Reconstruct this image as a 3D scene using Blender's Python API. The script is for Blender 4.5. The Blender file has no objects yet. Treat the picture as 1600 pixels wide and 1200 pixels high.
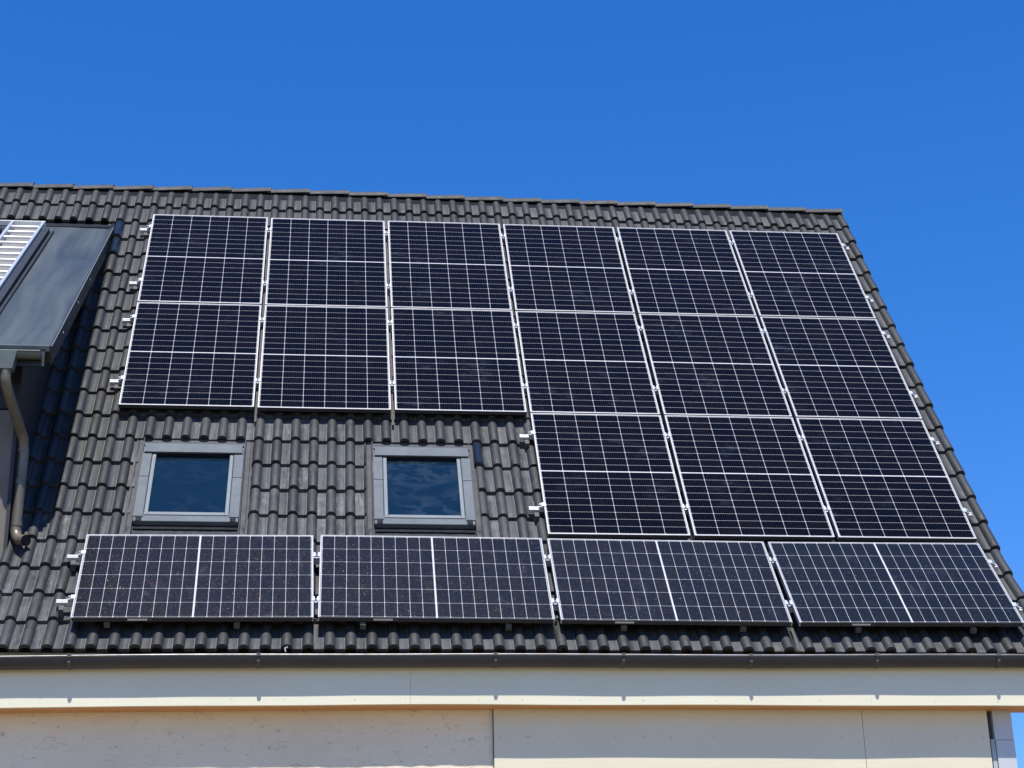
import bpy, math, random
from mathutils import Vector, Matrix

random.seed(7)
sc = bpy.context.scene
col = sc.collection
rad = math.radians

# ------------------------------------------------------------------ frames
ZO = 10.655                      # height of the roof frame origin above ground
PHI = rad(55.5)                  # roof pitch
CP, SP = math.cos(PHI), math.sin(PHI)
WPAN = -0.115                    # tile pan surface below the panel plane
VK, KICK = -5.42, 0.085          # eaves kick: the last courses lie flatter

def RW(u, v, w):                 # roof frame (along ridge, up slope, out of roof) -> world
    return Vector((u, v * CP - w * SP, v * SP + w * CP + ZO))

def pan(u, v, h):                # point h above the tile pans, following the eaves kick
    if v >= VK:
        return RW(u, v, WPAN + h)
    k = RW(u, VK, WPAN)
    a = PHI - KICK
    s = v - VK
    return Vector((u, k.y + s * math.cos(a) - h * math.sin(a), k.z + s * math.sin(a) + h * math.cos(a)))

def sstep(x, a, b):
    t = min(1, max(0, (x - a) / (b - a)))
    return t * t * (3 - 2 * t)

def droop(u):                    # the eaves hang lower towards the left end
    t = min(1.3, max(0.0, (2.9 - u) / 3.4))
    return -0.034 * t ** 1.4

def sag(u, v):                   # the ridge drops a little towards the gable
    return -0.085 * sstep(u, 2.9, 7.2) * sstep(v, -0.8, 0.75) + droop(u) * 0.8 * sstep(v, -5.0, -6.3)

# ------------------------------------------------------------------ mesh helpers
class MB:
    def __init__(s):
        s.v = []; s.f = []; s.m = []; s.sm = []
    def add(s, vs, fs, mi=0, smooth=False):
        o = len(s.v)
        s.v += [Vector(p) for p in vs]
        for f in fs:
            s.f.append([i + o for i in f]); s.m.append(mi); s.sm.append(smooth)
        return s
    def hexa(s, p, mi=0):        # 8 points: bottom 4, top 4
        return s.add(p, [(3, 2, 1, 0), (4, 5, 6, 7), (0, 1, 5, 4), (1, 2, 6, 5), (2, 3, 7, 6), (3, 0, 4, 7)], mi)
    def box(s, x0, x1, y0, y1, z0, z1, T=None, mi=0, bev=0.0):
        T = T or (lambda a, b, c: Vector((a, b, c)))
        if bev <= 0:
            return s.hexa([T(x0, y0, z0), T(x1, y0, z0), T(x1, y1, z0), T(x0, y1, z0),
                           T(x0, y0, z1), T(x1, y0, z1), T(x1, y1, z1), T(x0, y1, z1)], mi)
        b = bev
        lo = [T(x0, y0, z0), T(x1, y0, z0), T(x1, y1, z0), T(x0, y1, z0)]
        md = [T(x0, y0, z1 - b), T(x1, y0, z1 - b), T(x1, y1, z1 - b), T(x0, y1, z1 - b)]
        hi = [T(x0 + b, y0 + b, z1), T(x1 - b, y0 + b, z1), T(x1 - b, y1 - b, z1), T(x0 + b, y1 - b, z1)]
        f = [(3, 2, 1, 0), (8, 9, 10, 11)]
        for k in range(4):
            n = (k + 1) % 4
            f += [(k, n, n + 4, k + 4), (k + 4, n + 4, n + 8, k + 8)]
        return s.add(lo + md + hi, f, mi)
    def tube(s, pts, r, n=14, mi=0, cap=True, smooth=True):
        pts = [Vector(p) for p in pts]
        rs = r if isinstance(r, (list, tuple)) else [r] * len(pts)
        rings = []
        up = None
        for i, p in enumerate(pts):
            t = (pts[min(i + 1, len(pts) - 1)] - pts[max(i - 1, 0)]).normalized()
            if up is None:
                up = Vector((1, 0, 0)) if abs(t.x) < 0.9 else Vector((0, 1, 0))
            a = (up - t * up.dot(t)).normalized(); up = a
            b = t.cross(a)
            rings.append([p + (a * math.cos(2 * math.pi * j / n) + b * math.sin(2 * math.pi * j / n)) * rs[i] for j in range(n)])
        o = [q for R in rings for q in R]
        f = []
        for i in range(len(pts) - 1):
            for j in range(n):
                k = (j + 1) % n
                f.append((i * n + j, i * n + k, (i + 1) * n + k, (i + 1) * n + j))
        s.add(o, f, mi, smooth)
        if cap:
            s.add(rings[0], [tuple(range(n - 1, -1, -1))], mi)
            s.add(rings[-1], [tuple(range(n))], mi)
        return s
    def grid(s, rows, mi=0, smooth=True, flip=False):
        n = len(rows[0])
        f = []
        for i in range(len(rows) - 1):
            for j in range(n - 1):
                q = (i * n + j, i * n + j + 1, (i + 1) * n + j + 1, (i + 1) * n + j)
                f.append(q[::-1] if flip else q)
        return s.add([p for r in rows for p in r], f, mi, smooth)
    def prism(s, poly, e, mi=0):  # polygon extruded by vector e
        n = len(poly); e = Vector(e)
        poly = [Vector(p) for p in poly]
        f = [tuple(range(n - 1, -1, -1)), tuple(range(n, 2 * n))]
        for k in range(n):
            f.append((k, (k + 1) % n, (k + 1) % n + n, k + n))
        return s.add(poly + [p + e for p in poly], f, mi)
    def build(s, name, mats, parent=None, local=False):
        me = bpy.data.meshes.new(name)
        M = Matrix.Identity(4)
        if parent is not None and not local:
            M = WM[parent.name].inverted()
        me.from_pydata([M @ p for p in s.v], [], s.f)
        for m in (mats if isinstance(mats, (list, tuple)) else [mats]):
            me.materials.append(m)
        me.polygons.foreach_set('material_index', s.m)
        me.polygons.foreach_set('use_smooth', s.sm)
        me.update()
        o = bpy.data.objects.new(name, me)
        col.objects.link(o)
        if parent is not None:
            o.parent = parent
            WM[o.name] = WM[parent.name].copy()
        else:
            WM[o.name] = Matrix.Identity(4)
        return o

WM = {}
def tag(o, label=None, cat=None, group=None, kind=None):
    for k, v in (('label', label), ('category', cat), ('group', group), ('kind', kind)):
        if v: o[k] = v
    return o
def thing(name, label, cat, M=None, group=None):
    o = bpy.data.objects.new(name, None)
    col.objects.link(o)
    M = M or Matrix.Identity(4)
    o.matrix_world = M
    o.empty_display_size = 0.2
    WM[o.name] = M.copy()
    return tag(o, label, cat, group)
def dup(root, M, label):
    r = root.copy(); col.objects.link(r); r.matrix_world = M; r['label'] = label
    for ch in root.children:
        c = ch.copy(); col.objects.link(c); c.parent = r
        for g in ch.children:
            d = g.copy(); col.objects.link(d); d.parent = c
    return r
def roofM(u, v, w, rot=0.0, tilt=0.0):   # placement on the roof: x along ridge, y up slope, z out
    a = PHI - tilt
    ex = Vector((1, 0, 0)); ey = Vector((0, math.cos(a), math.sin(a))); ez = Vector((0, -math.sin(a), math.cos(a)))
    p = RW(u, v, w)
    x = ex * math.cos(rot) + ey * math.sin(rot); y = ey * math.cos(rot) - ex * math.sin(rot)
    return Matrix(((x.x, y.x, ez.x, p.x), (x.y, y.y, ez.y, p.y), (x.z, y.z, ez.z, p.z), (0, 0, 0, 1)))

# ------------------------------------------------------------------ node helpers
class NT:
    def __init__(s, name):
        s.mat = bpy.data.materials.new(name); s.mat.use_nodes = True
        s.t = s.mat.node_tree
        s.b = s.t.nodes['Principled BSDF']
    def n(s, typ, **kw):
        x = s.t.nodes.new(typ)
        for k, v in kw.items(): setattr(x, k, v)
        return x
    def put(s, sock, v):
        if isinstance(v, bpy.types.NodeSocket): s.t.links.new(v, sock)
        elif isinstance(v, (tuple, list)) and len(v) == 3 and sock.type == 'RGBA': sock.default_value = (*v, 1)
        else: sock.default_value = v
    def m(s, op, a, b=None, c=None):
        x = s.n('ShaderNodeMath', operation=op)
        s.put(x.inputs[0], a)
        if b is not None: s.put(x.inputs[1], b)
        if c is not None: s.put(x.inputs[2], c)
        return x.outputs[0]
    def vm(s, op, a, b=None):
        x = s.n('ShaderNodeVectorMath', operation=op)
        s.put(x.inputs[0], a)
        if b is not None:
            s.put(x.inputs['Scale'] if op == 'SCALE' else x.inputs[1], b)
        return x.outputs['Vector']
    def coord(s, kind='Object'):
        return s.n('ShaderNodeTexCoord').outputs[kind]
    def noise(s, vec, scale, detail=4, rough=0.55, out='Fac'):
        x = s.n('ShaderNodeTexNoise')
        s.put(x.inputs['Vector'], vec); x.inputs['Scale'].default_value = scale
        x.inputs['Detail'].default_value = detail; x.inputs['Roughness'].default_value = rough
        return x.outputs[out]
    def mapping(s, vec, scale=(1, 1, 1), rot=(0, 0, 0), loc=(0, 0, 0)):
        x = s.n('ShaderNodeMapping'); s.put(x.inputs['Vector'], vec)
        x.inputs['Scale'].default_value = scale; x.inputs['Rotation'].default_value = rot; x.inputs['Location'].default_value = loc
        return x.outputs[0]
    def ramp(s, fac, a, b, lo=0.0, hi=1.0):
        x = s.n('ShaderNodeMapRange'); x.clamp = True
        s.put(x.inputs['Value'], fac)
        for k, v in zip(('From Min', 'From Max', 'To Min', 'To Max'), (a, b, lo, hi)): x.inputs[k].default_value = v
        return x.outputs[0]
    def mix(s, f, a, b):
        x = s.n('ShaderNodeMix', data_type='RGBA')
        s.put(x.inputs[0], f); s.put(x.inputs[6], a); s.put(x.inputs[7], b)
        return x.outputs[2]
    def scale_col(s, c, f):
        x = s.n('ShaderNodeMix', data_type='RGBA', blend_type='MULTIPLY')
        x.inputs[0].default_value = 1.0
        s.put(x.inputs[6], c); s.put(x.inputs[7], f)
        return x.outputs[2]
    def bump(s, h, strength, dist=0.01, normal=None):
        x = s.n('ShaderNodeBump'); x.inputs['Strength'].default_value = strength; x.inputs['Distance'].default_value = dist
        s.put(x.inputs['Height'], h)
        if normal is not None: s.put(x.inputs['Normal'], normal)
        s.t.links.new(x.outputs[0], s.b.inputs['Normal'])
        return x.outputs[0]
    def set(s, **kw):
        for k, v in kw.items(): s.put(s.b.inputs[k.replace('_', ' ')], v)
        return s.mat

def simple(name, c, rough=0.5, metal=0.0, var=0.12, scale=6.0, bumpS=0.0, bscale=60, spec=None):
    t = NT(name); co = t.coord()
    n = t.noise(co, scale, 5)
    f = t.ramp(n, 0.3, 0.7, 1 - var, 1 + var)
    base = t.n('ShaderNodeVectorMath', operation='SCALE'); base.inputs[0].default_value = c; t.put(base.inputs['Scale'], f)
    t.put(t.b.inputs['Base Color'], base.outputs[0])
    t.set(Roughness=t.ramp(t.noise(co, scale * 3, 3), 0.3, 0.7, max(0.02, rough - 0.07), rough + 0.07), Metallic=metal)
    if spec is not None: t.set(Specular_IOR_Level=spec)
    if bumpS: t.bump(t.noise(co, bscale, 4), bumpS, 0.004)
    return t.mat

# ------------------------------------------------------------------ materials
def tile_material():
    t = NT('concrete roof tile'); co = t.coord()
    tint = t.n('ShaderNodeAttribute', attribute_name='tint').outputs['Fac']
    pale = t.n('ShaderNodeAttribute', attribute_name='pale').outputs['Fac']
    big = t.noise(co, 0.9, 3)
    fine = t.noise(co, 170, 3, 0.7)
    # streaks that run down the slope
    st = t.noise(t.mapping(co, (38, 5, 5)), 1.0, 5, 0.65)
    blot = t.noise(co, 11, 5, 0.6)
    f = t.m('MULTIPLY', t.ramp(tint, 0, 1, 0.74, 1.30), t.ramp(fine, 0.25, 0.75, 0.84, 1.16))
    f = t.m('MULTIPLY', f, t.ramp(big, 0.3, 0.7, 0.9, 1.1))
    base = t.mix(t.ramp(t.noise(co, 3.1, 3), 0.4, 0.65), (0.0295, 0.0328, 0.0355), (0.0320, 0.0335, 0.0345))
    v = t.n('ShaderNodeVectorMath', operation='SCALE'); t.put(v.inputs[0], base); t.put(v.inputs['Scale'], f)
    panf = t.n('ShaderNodeAttribute', attribute_name='panf').outputs['Fac']
    f = t.m('MULTIPLY', f, t.ramp(panf, 0, 1, 0.75, 1.07)); t.put(v.inputs['Scale'], f)
    lime = t.m('MULTIPLY', t.m('MULTIPLY', t.ramp(st, 0.38, 0.70), t.ramp(blot, 0.34, 0.60)), t.m('MULTIPLY', pale, t.ramp(panf, 0, 1, 0.35, 1.0)))
    c = t.mix(t.m('MULTIPLY', lime, 0.85), v.outputs[0], (0.185, 0.185, 0.18))
    worn = t.n('ShaderNodeAttribute', attribute_name='worn').outputs['Fac']
    c = t.mix(t.m('MULTIPLY', t.ramp(worn, 0.3, 0.9), t.ramp(t.noise(co, 7, 4), 0.35, 0.6, 0.4, 0.95)), c, (0.100, 0.103, 0.106))
    # small bird lime and grit spots
    vo = t.n('ShaderNodeTexVoronoi'); t.put(vo.inputs['Vector'], co); vo.inputs['Scale'].default_value = 5.5
    spot = t.m('MULTIPLY', t.m('LESS_THAN', vo.outputs['Distance'], 0.028), t.m('GREATER_THAN', blot, 0.50))
    c = t.mix(t.m('MULTIPLY', spot, 0.7), c, (0.34, 0.34, 0.33))
    # moss and dirt
    c = t.mix(t.ramp(t.noise(co, 23, 4, 0.7), 0.62, 0.74, 0, 0.35), c, (0.030, 0.033, 0.022))
    t.set(Base_Color=c, Roughness=t.ramp(blot, 0.3, 0.7, 0.55, 0.75), Specular_IOR_Level=0.4)
    t.bump(t.m('ADD', fine, t.m('MULTIPLY', blot, 0.6)), 0.35, 0.003)
    return t.mat

def cell_material(name, textured):
    t = NT(name); co = t.coord()
    sx = t.n('ShaderNodeSeparateXYZ'); t.put(sx.inputs[0], co)
    X, Y = sx.outputs[0], sx.outputs[1]
    PX, PY = 0.1837, 0.0932
    ux = t.m('ADD', t.m('DIVIDE', X, PX), 3.0)
    fx = t.m('FRACT', ux); cx = t.m('FLOOR', ux)
    dx = t.m('MULTIPLY', t.m('MINIMUM', fx, t.m('SUBTRACT', 1.0, fx)), PX)
    ay = t.m('SUBTRACT', t.m('ABSOLUTE', Y), 0.0055)
    uy = t.m('DIVIDE', ay, PY)
    fy = t.m('FRACT', uy); cy = t.m('MULTIPLY', t.m('ADD', t.m('FLOOR', uy), 1), t.m('SIGN', Y))
    dy = t.m('MULTIPLY', t.m('MINIMUM', fy, t.m('SUBTRACT', 1.0, fy)), PY)
    l1 = t.m('LESS_THAN', dx, 0.0013 if not textured else 0.0010)
    l2 = t.m('LESS_THAN', dy, 0.0009 if not textured else 0.0012)
    l3 = t.m('LESS_THAN', ay, 0.0 if not textured else -0.0016)
    l4 = t.m('GREATER_THAN', t.m('ABSOLUTE', X) if not textured else t.m('MULTIPLY', X, -1.0), 0.5515)
    l5 = t.m('GREATER_THAN', t.m('ABSOLUTE', Y), 0.0055 + 9 * PY)
    l6 = t.m('LESS_THAN', t.m('ADD', dx, dy), 0.0070)
    line = l1
    for q in (l2, l3, t.m('MULTIPLY', l4, 0.45), t.m('MULTIPLY', l5, 0.45), l6): line = t.m('MAXIMUM', line, q)
    wn = t.n('ShaderNodeTexWhiteNoise', noise_dimensions='3D')
    oi = t.n('ShaderNodeObjectInfo')
    cv = t.n('ShaderNodeCombineXYZ'); t.put(cv.inputs[0], cx); t.put(cv.inputs[1], cy); t.put(cv.inputs[2], t.m('MULTIPLY', oi.outputs['Random'], 91.0))
    t.put(wn.inputs['Vector'], cv.outputs[0])
    r = wn.outputs['Value']
    if textured:
        cell = t.mix(r, (0.0016, 0.0026, 0.0052), (0.0048, 0.0040, 0.0036))
    else:
        cell = t.mix(r, (0.0011, 0.0011, 0.0024), (0.0034, 0.0024, 0.0028))
    if textured:   # mottled bronze and teal tint of the coated cells
        tn = t.noise(co, 120, 3, 0.7, 'Color'); sp = t.n('ShaderNodeSeparateColor'); t.put(sp.inputs[0], tn)
        cell = t.mix(t.ramp(sp.outputs[0], 0.50, 0.68, 0, 0.6), cell, (0.020, 0.0135, 0.0085))
        cell = t.mix(t.ramp(sp.outputs[1], 0.50, 0.68, 0, 0.6), cell, (0.0060, 0.0140, 0.0175))
    # thin busbars along the cell, and very fine fingers
    bb = t.m('LESS_THAN', t.m('ABSOLUTE', t.m('SUBTRACT', t.m('FRACT', t.m('MULTIPLY', fx, 10.0)), 0.5)), 0.035)
    cell = t.mix(t.m('MULTIPLY', bb, 0.13), cell, (0.22, 0.22, 0.26))
    # patches of dust dried on the glass
    rnd = t.vm('ADD', co, cv.outputs[0]) if False else co
    offs = t.n('ShaderNodeCombineXYZ'); t.put(offs.inputs[0], t.m('MULTIPLY', oi.outputs['Random'], 37.0)); t.put(offs.inputs[1], t.m('MULTIPLY', oi.outputs['Random'], 17.0))
    pc = t.vm('ADD', co, offs.outputs[0])
    dust = t.m('MULTIPLY', t.ramp(t.noise(pc, 2.1, 2), 0.56, 0.74), t.ramp(t.noise(t.mapping(pc, (1.0, 2.2, 1), (0, 0, 0.6)), 7, 6, 0.65), 0.48, 0.72))
    cell = t.mix(t.m('MULTIPLY', dust, 0.20), cell, (0.12, 0.15, 0.20))
    white = t.ramp(t.noise(pc, 30, 2), 0.3, 0.7, 0.46, 0.55)
    wv = t.n('ShaderNodeCombineColor')
    for i in range(3): t.put(wv.inputs[i], white)
    c = t.mix(line, cell, wv.outputs[0])
    t.set(Base_Color=c, IOR=1.5)
    if textured:
        vo = t.n('ShaderNodeTexVoronoi'); t.put(vo.inputs['Vector'], t.mapping(co, (1, 1, 0))); vo.inputs['Scale'].default_value = 270
        w2 = t.n('ShaderNodeTexWhiteNoise', noise_dimensions='3D'); t.put(w2.inputs['Vector'], vo.outputs['Position'])
        w3 = t.n('ShaderNodeTexWhiteNoise', noise_dimensions='3D'); t.put(w3.inputs['Vector'], t.vm('ADD', vo.outputs['Position'], (3.1, 7.7, 1.3)))
        w4 = t.n('ShaderNodeTexWhiteNoise', noise_dimensions='3D'); t.put(w4.inputs['Vector'], t.vm('ADD', vo.outputs['Position'], (9.1, 2.7, 5.3)))
        d = t.vm('ADD', t.vm('ADD', w2.outputs['Color'], w3.outputs['Color']), w4.outputs['Color'])
        d = t.vm('SCALE', t.vm('SUBTRACT', d, (1.5, 1.5, 1.5)), 0.160)
        nn = t.vm('NORMALIZE', t.vm('ADD', t.n('ShaderNodeNewGeometry').outputs['Normal'], d))
        t.put(t.b.inputs['Normal'], nn)
        t.put(t.b.inputs['Specular Tint'], t.mix(0.85, (0.95, 1, 0.95), w2.outputs['Color']))
        t.set(Roughness=t.m('ADD', 0.25, t.m('MULTIPLY', dust, 0.1)), Specular_IOR_Level=0.42)
    else:
        t.set(Roughness=t.ramp(dust, 0, 1, 0.10, 0.22), Specular_IOR_Level=0.10)
    return t.mat

def plaster_material():
    t = NT('rough lime plaster'); co = t.coord()
    big = t.noise(co, 0.9, 4); mid = t.noise(t.mapping(co, (1, 1, 2.2)), 9, 6, 0.65); fine = t.noise(co, 110, 4, 0.7)
    c = t.mix(t.ramp(big, 0.3, 0.7), (0.73, 0.63, 0.45), (0.79, 0.70, 0.52))
    crack = t.n('ShaderNodeTexVoronoi', feature='DISTANCE_TO_EDGE')
    t.put(crack.inputs['Vector'], t.vm('ADD', t.mapping(co, (1, 1, 2.0)), t.vm('SCALE', t.noise(co, 7, 4, 0.6, 'Color'), 0.35))); crack.inputs['Scale'].default_value = 4.0
    ck = t.m('MULTIPLY', t.m('LESS_THAN', crack.outputs[0], 0.010), t.ramp(mid, 0.52, 0.60))
    pit = t.ramp(t.noise(t.mapping(co, (1, 1, 1.8)), 26, 5, 0.7), 0.66, 0.72)
    dark = t.m('MINIMUM', 1.0, t.m('ADD', t.m('MULTIPLY', ck, 0.45), t.m('MULTIPLY', pit, 0.22)))
    c = t.mix(dark, c, (0.22, 0.17, 0.13))
    t.set(Base_Color=c, Roughness=0.9, Specular_IOR_Level=0.2)
    h = t.m('SUBTRACT', t.m('ADD', t.m('MULTIPLY', mid, 1.0), t.m('MULTIPLY', fine, 0.35)), t.m('MULTIPLY', dark, 0.9))
    t.bump(h, 0.7, 0.012)
    return t.mat

def board_material(name, c1, c2, nails, zrow):
    t = NT(name); co = t.coord()
    sx = t.n('ShaderNodeSeparateXYZ'); t.put(sx.inputs[0], co)
    n1 = t.noise(t.mapping(co, (1.3, 1, 26)), 1.6, 4, 0.6)
    n2 = t.noise(co, 1.1, 4)
    c = t.mix(t.ramp(n2, 0.3, 0.7), c1, c2)
    c = t.mix(t.ramp(n1, 0.62, 0.72, 0, 0.10), c, (0.36, 0.33, 0.29))
    # nail heads along a row, at uneven spacing
    if nails:
        jit = t.m('MULTIPLY', t.m('SUBTRACT', t.noise(t.mapping(co, (1, 0, 0)), 2.3, 1), 0.5), 0.6)
        gx = t.m('SUBTRACT', t.m('FRACT', t.m('DIVIDE', t.m('ADD', sx.outputs[0], jit), nails)), 0.5)
        ddx = t.m('MULTIPLY', gx, nails)
        ddz = t.m('SUBTRACT', sx.outputs[2], t.m('ADD', zrow, t.m('MULTIPLY', t.m('SUBTRACT', t.noise(t.mapping(co, (1, 0, 0)), 5.0, 1), 0.5), 0.03)))
        dist = t.m('SQRT', t.m('ADD', t.m('MULTIPLY', ddx, ddx), t.m('MULTIPLY', ddz, ddz)))
        c = t.mix(t.m('MULTIPLY', t.m('LESS_THAN', dist, 0.0065), 0.42), c, (0.25, 0.20, 0.16))
    t.set(Base_Color=c, Roughness=0.55, Specular_IOR_Level=0.3)
    t.bump(t.m('ADD', n1, t.m('MULTIPLY', t.noise(co, 90, 3), 0.25)), 0.25, 0.004)
    return t.mat

def sheet_material():
    t = NT('grey bitumen roofing sheet'); co = t.coord()
    st = t.noise(t.mapping(t.vm('ADD', co, t.vm('SCALE', t.noise(co, 1.3, 2, 0.5, 'Color'), 0.16)), (7.5, 0.55, 0.55)), 1.0, 4, 0.5)
    bl = t.noise(co, 2.0, 5, 0.6)
    c = t.mix(t.ramp(st, 0.32, 0.72), (0.024, 0.033, 0.040), (0.048, 0.063, 0.073))
    c = t.mix(t.ramp(bl, 0.45, 0.7, 0, 0.5), c, (0.048, 0.064, 0.068))
    c = t.mix(t.ramp(t.noise(co, 5.0, 4), 0.68, 0.76, 0, 0.4), c, (0.075, 0.060, 0.056))
    t.set(Base_Color=c, Roughness=t.ramp(st, 0.3, 0.7, 0.42, 0.6), Specular_IOR_Level=0.5)
    t.bump(t.m('ADD', t.noise(co, 1.6, 3), t.m('MULTIPLY', t.noise(co, 120, 3), 0.05)), 0.25, 0.02)
    return t.mat

def pane_material(name, painted_refl):
    t = NT(name); co = t.coord()
    wp = t.vm('ADD', t.mapping(co, (1.0, 1.5, 1)), t.vm('SCALE', t.noise(co, 4.0, 3, 0.5, 'Color'), 0.35))
    w = t.noise(wp, 2.0, 3, 0.5)
    w2 = t.noise(t.mapping(wp, (1, 1.3, 1), loc=(4, 1, 0)), 6.0, 6, 0.6)
    sm = t.m('MULTIPLY', t.ramp(w2, 0.44, 0.52), t.ramp(w, 0.40, 0.56))  # broken reflections on the pane, painted as paler patches of colour
    c = t.mix(t.m('MULTIPLY', sm, painted_refl), (0.0045, 0.0135, 0.0240), (0.034, 0.054, 0.068))
    t.set(Base_Color=c, Roughness=t.ramp(sm, 0, 1, 0.03, 0.12), IOR=1.6, Specular_IOR_Level=0.5)
    t.bump(w, 0.03, 0.01)
    return t.mat

def pipe_material():
    t = NT('weathered zinc pipe'); co = t.coord()
    n = t.noise(t.mapping(co, (6, 6, 1.6)), 2.5, 5, 0.6)
    c = t.mix(t.ramp(n, 0.3, 0.7), (0.115, 0.098, 0.070), (0.175, 0.150, 0.108))
    t.set(Base_Color=c, Roughness=0.42, Metallic=0.35)
    return t.mat

def wood_material():
    t = NT('stained soffit wood'); co = t.coord()
    n = t.noise(t.mapping(co, (1.2, 20, 20)), 3.0, 5, 0.65)
    c = t.mix(t.ramp(n, 0.3, 0.7), (0.50, 0.235, 0.095), (0.64, 0.340, 0.160))
    t.set(Base_Color=c, Roughness=0.65)
    t.bump(n, 0.3, 0.004)
    return t.mat

def ground_material():
    t = NT('pale paving and gravel'); co = t.coord()
    n = t.noise(co, 0.35, 5); n2 = t.noise(co, 9, 5, 0.7)
    c = t.mix(t.ramp(n, 0.35, 0.65), (0.225, 0.165, 0.092), (0.165, 0.130, 0.072))
    c = t.mix(t.ramp(n2, 0.4, 0.7, 0, 0.5), c, (0.22, 0.17, 0.105))
    t.set(Base_Color=c, Roughness=0.9); t.bump(n2, 0.4, 0.02)
    return t.mat

M_TILE = tile_material()
M_RIDGE = simple('ridge tile concrete', (0.040, 0.0430, 0.0450), 0.65, 0, 0.16, 5, 0.3, 120, 0.35)
M_CELL = cell_material('dark half cut cells under smooth glass', False)
M_CELL2 = cell_material('dark half cut cells under textured glass', True)
M_FRAME = simple('silver anodised frame', (0.40, 0.40, 0.41), 0.45, 0.35, 0.05, 8)
M_FRAMELIP = simple('dark shaded bottom lip', (0.030, 0.033, 0.040), 0.5, 0.0, 0.1, 8)  # shade on the down-facing frame edge, put into its colour
M_BACK = simple('panel backsheet', (0.10, 0.10, 0.11), 0.6)
M_ALU = simple('mill aluminium rail', (0.62, 0.62, 0.62), 0.36, 0.35, 0.05, 14)
M_CLAMP = simple('bright clamp metal', (0.46, 0.50, 0.54), 0.38, 0.4, 0.10, 30)
M_BOLT = simple('steel bolt', (0.50, 0.52, 0.55), 0.3, 0.9, 0.1, 40)
M_HOOK = simple('galvanised hook steel', (0.060, 0.060, 0.060), 0.7, 0.0, 0.12, 20)
M_WINALU = simple('blue grey coated window cover', (0.088, 0.106, 0.120), 0.62, 0.0, 0.10, 5, spec=0.3)
M_WINLIGHT = simple('pale window sash profile', (0.150, 0.175, 0.190), 0.6, 0.0, 0.06, 8, spec=0.3)
M_FLASH = simple('grey flashing sheet', (0.080, 0.081, 0.083), 0.75, 0.0, 0.20, 9, spec=0.2)
M_RUBBER = simple('black rubber seal', (0.008, 0.009, 0.013), 0.75, 0, 0.2, spec=0.2)
M_PANE_A = pane_material('skylight glass clear', 0.02)
M_PANE_B = pane_material('skylight glass painted reflections', 0.28)
M_GUT = simple('dark coated gutter', (0.044, 0.038, 0.041), 0.36, 0.2, 0.15, 3)
M_GUTLIP = simple('pale gutter lip', (0.20, 0.20, 0.205), 0.38, 0.5, 0.25, 7)  # lip bead paler than the gutter body
M_FASCIA = board_material('cream painted fascia', (0.665, 0.635, 0.475), (0.705, 0.675, 0.515), 0.43, ZO - 5.790)
M_WALLB = board_material('cream painted wall boards', (0.65, 0.595, 0.435), (0.69, 0.64, 0.475), 0.21, ZO - 6.02)
M_PLASTER = plaster_material()
M_CORNER = simple('pale grey cladding sheet', (0.47, 0.50, 0.50), 0.5, 0, 0.04, 3)
M_DARKGAP = simple('dark recess paint', (0.055, 0.060, 0.065), 0.6)
M_STRIP = simple('grey green joint strip', (0.36, 0.40, 0.40), 0.5)
M_WOOD = wood_material()
M_SHEET = sheet_material()
M_TRIM = simple('dark green grey edge trim', (0.014, 0.019, 0.021), 0.5, 0.0, 0.12, 6)
M_CHEEK = simple('dark slate cheek cladding', (0.010, 0.012, 0.016), 0.6, 0, 0.2, 6)
M_TAN = simple('taupe dormer render', (0.135, 0.120, 0.100), 0.8, 0, 0.08, 4, 0.25, 80)
M_DGUT = simple('grey green dormer gutter', (0.095, 0.112, 0.10), 0.45, 0.2, 0.1, 8)
M_PIPE = pipe_material()
M_STRIPBAR = simple('zinc strip', (0.095, 0.092, 0.085), 0.8, 0.0, 0.15, 20, spec=0.15)
M_APRON = simple('dark lead apron', (0.040, 0.047, 0.050), 0.8, 0.0, 0.25, 12, spec=0.2)
M_BITUMEN = simple('glossy black bitumen', (0.012, 0.015, 0.019), 0.18, 0, 0.4, 30, 0.8, 25, 0.7)
M_WHITEMET = simple('white coated metal', (0.84, 0.84, 0.82), 0.35, 0.1, 0.04, 8)
M_COLL = simple('bluish collector glass', (0.045, 0.06, 0.085), 0.12, 0, 0.2, 2, spec=0.6)
M_SCREW = simple('shiny screw washer', (0.80, 0.82, 0.84), 0.25, 0.6, 0.05)
M_STICK = simple('white sticker', (0.62, 0.62, 0.64), 0.5)
M_GROUND = ground_material()
M_REAR = simple('rear slope tile concrete', (0.046, 0.046, 0.044), 0.7, 0, 0.2, 4, 0.4, 40)

# ------------------------------------------------------------------ the house
UL, UR = -7.0, 7.185
house = thing('house', 'house with steep dark tiled roof, cream eaves wall and a dormer at the left', 'house', Matrix.Translation((0, 0, 0)))

DU = -0.397                       # right-hand edge of the dormer roof
D_TOP = RW(0, -0.095, WPAN); D_FRONT = Vector((0, -3.305, ZO - 2.938))
DTOP = Vector((0, D_TOP.y, D_TOP.z))
DT = (Vector((0, D_FRONT.y, D_FRONT.z)) - DTOP); DLEN = DT.length; DT.normalize()
DN = Vector((0, DT.z, -DT.y)); DN = DN if DN.z > 0 else -DN
def DR(u, s, h):                 # dormer roof frame: s down the sheet, h above it
    return Vector((u, 0, 0)) + DTOP + DT * s + DN * h
DCH = -0.652                      # right cheek of the dormer
DLEFT = -5.2
DFY = -2.975                      # dormer front wall

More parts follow.
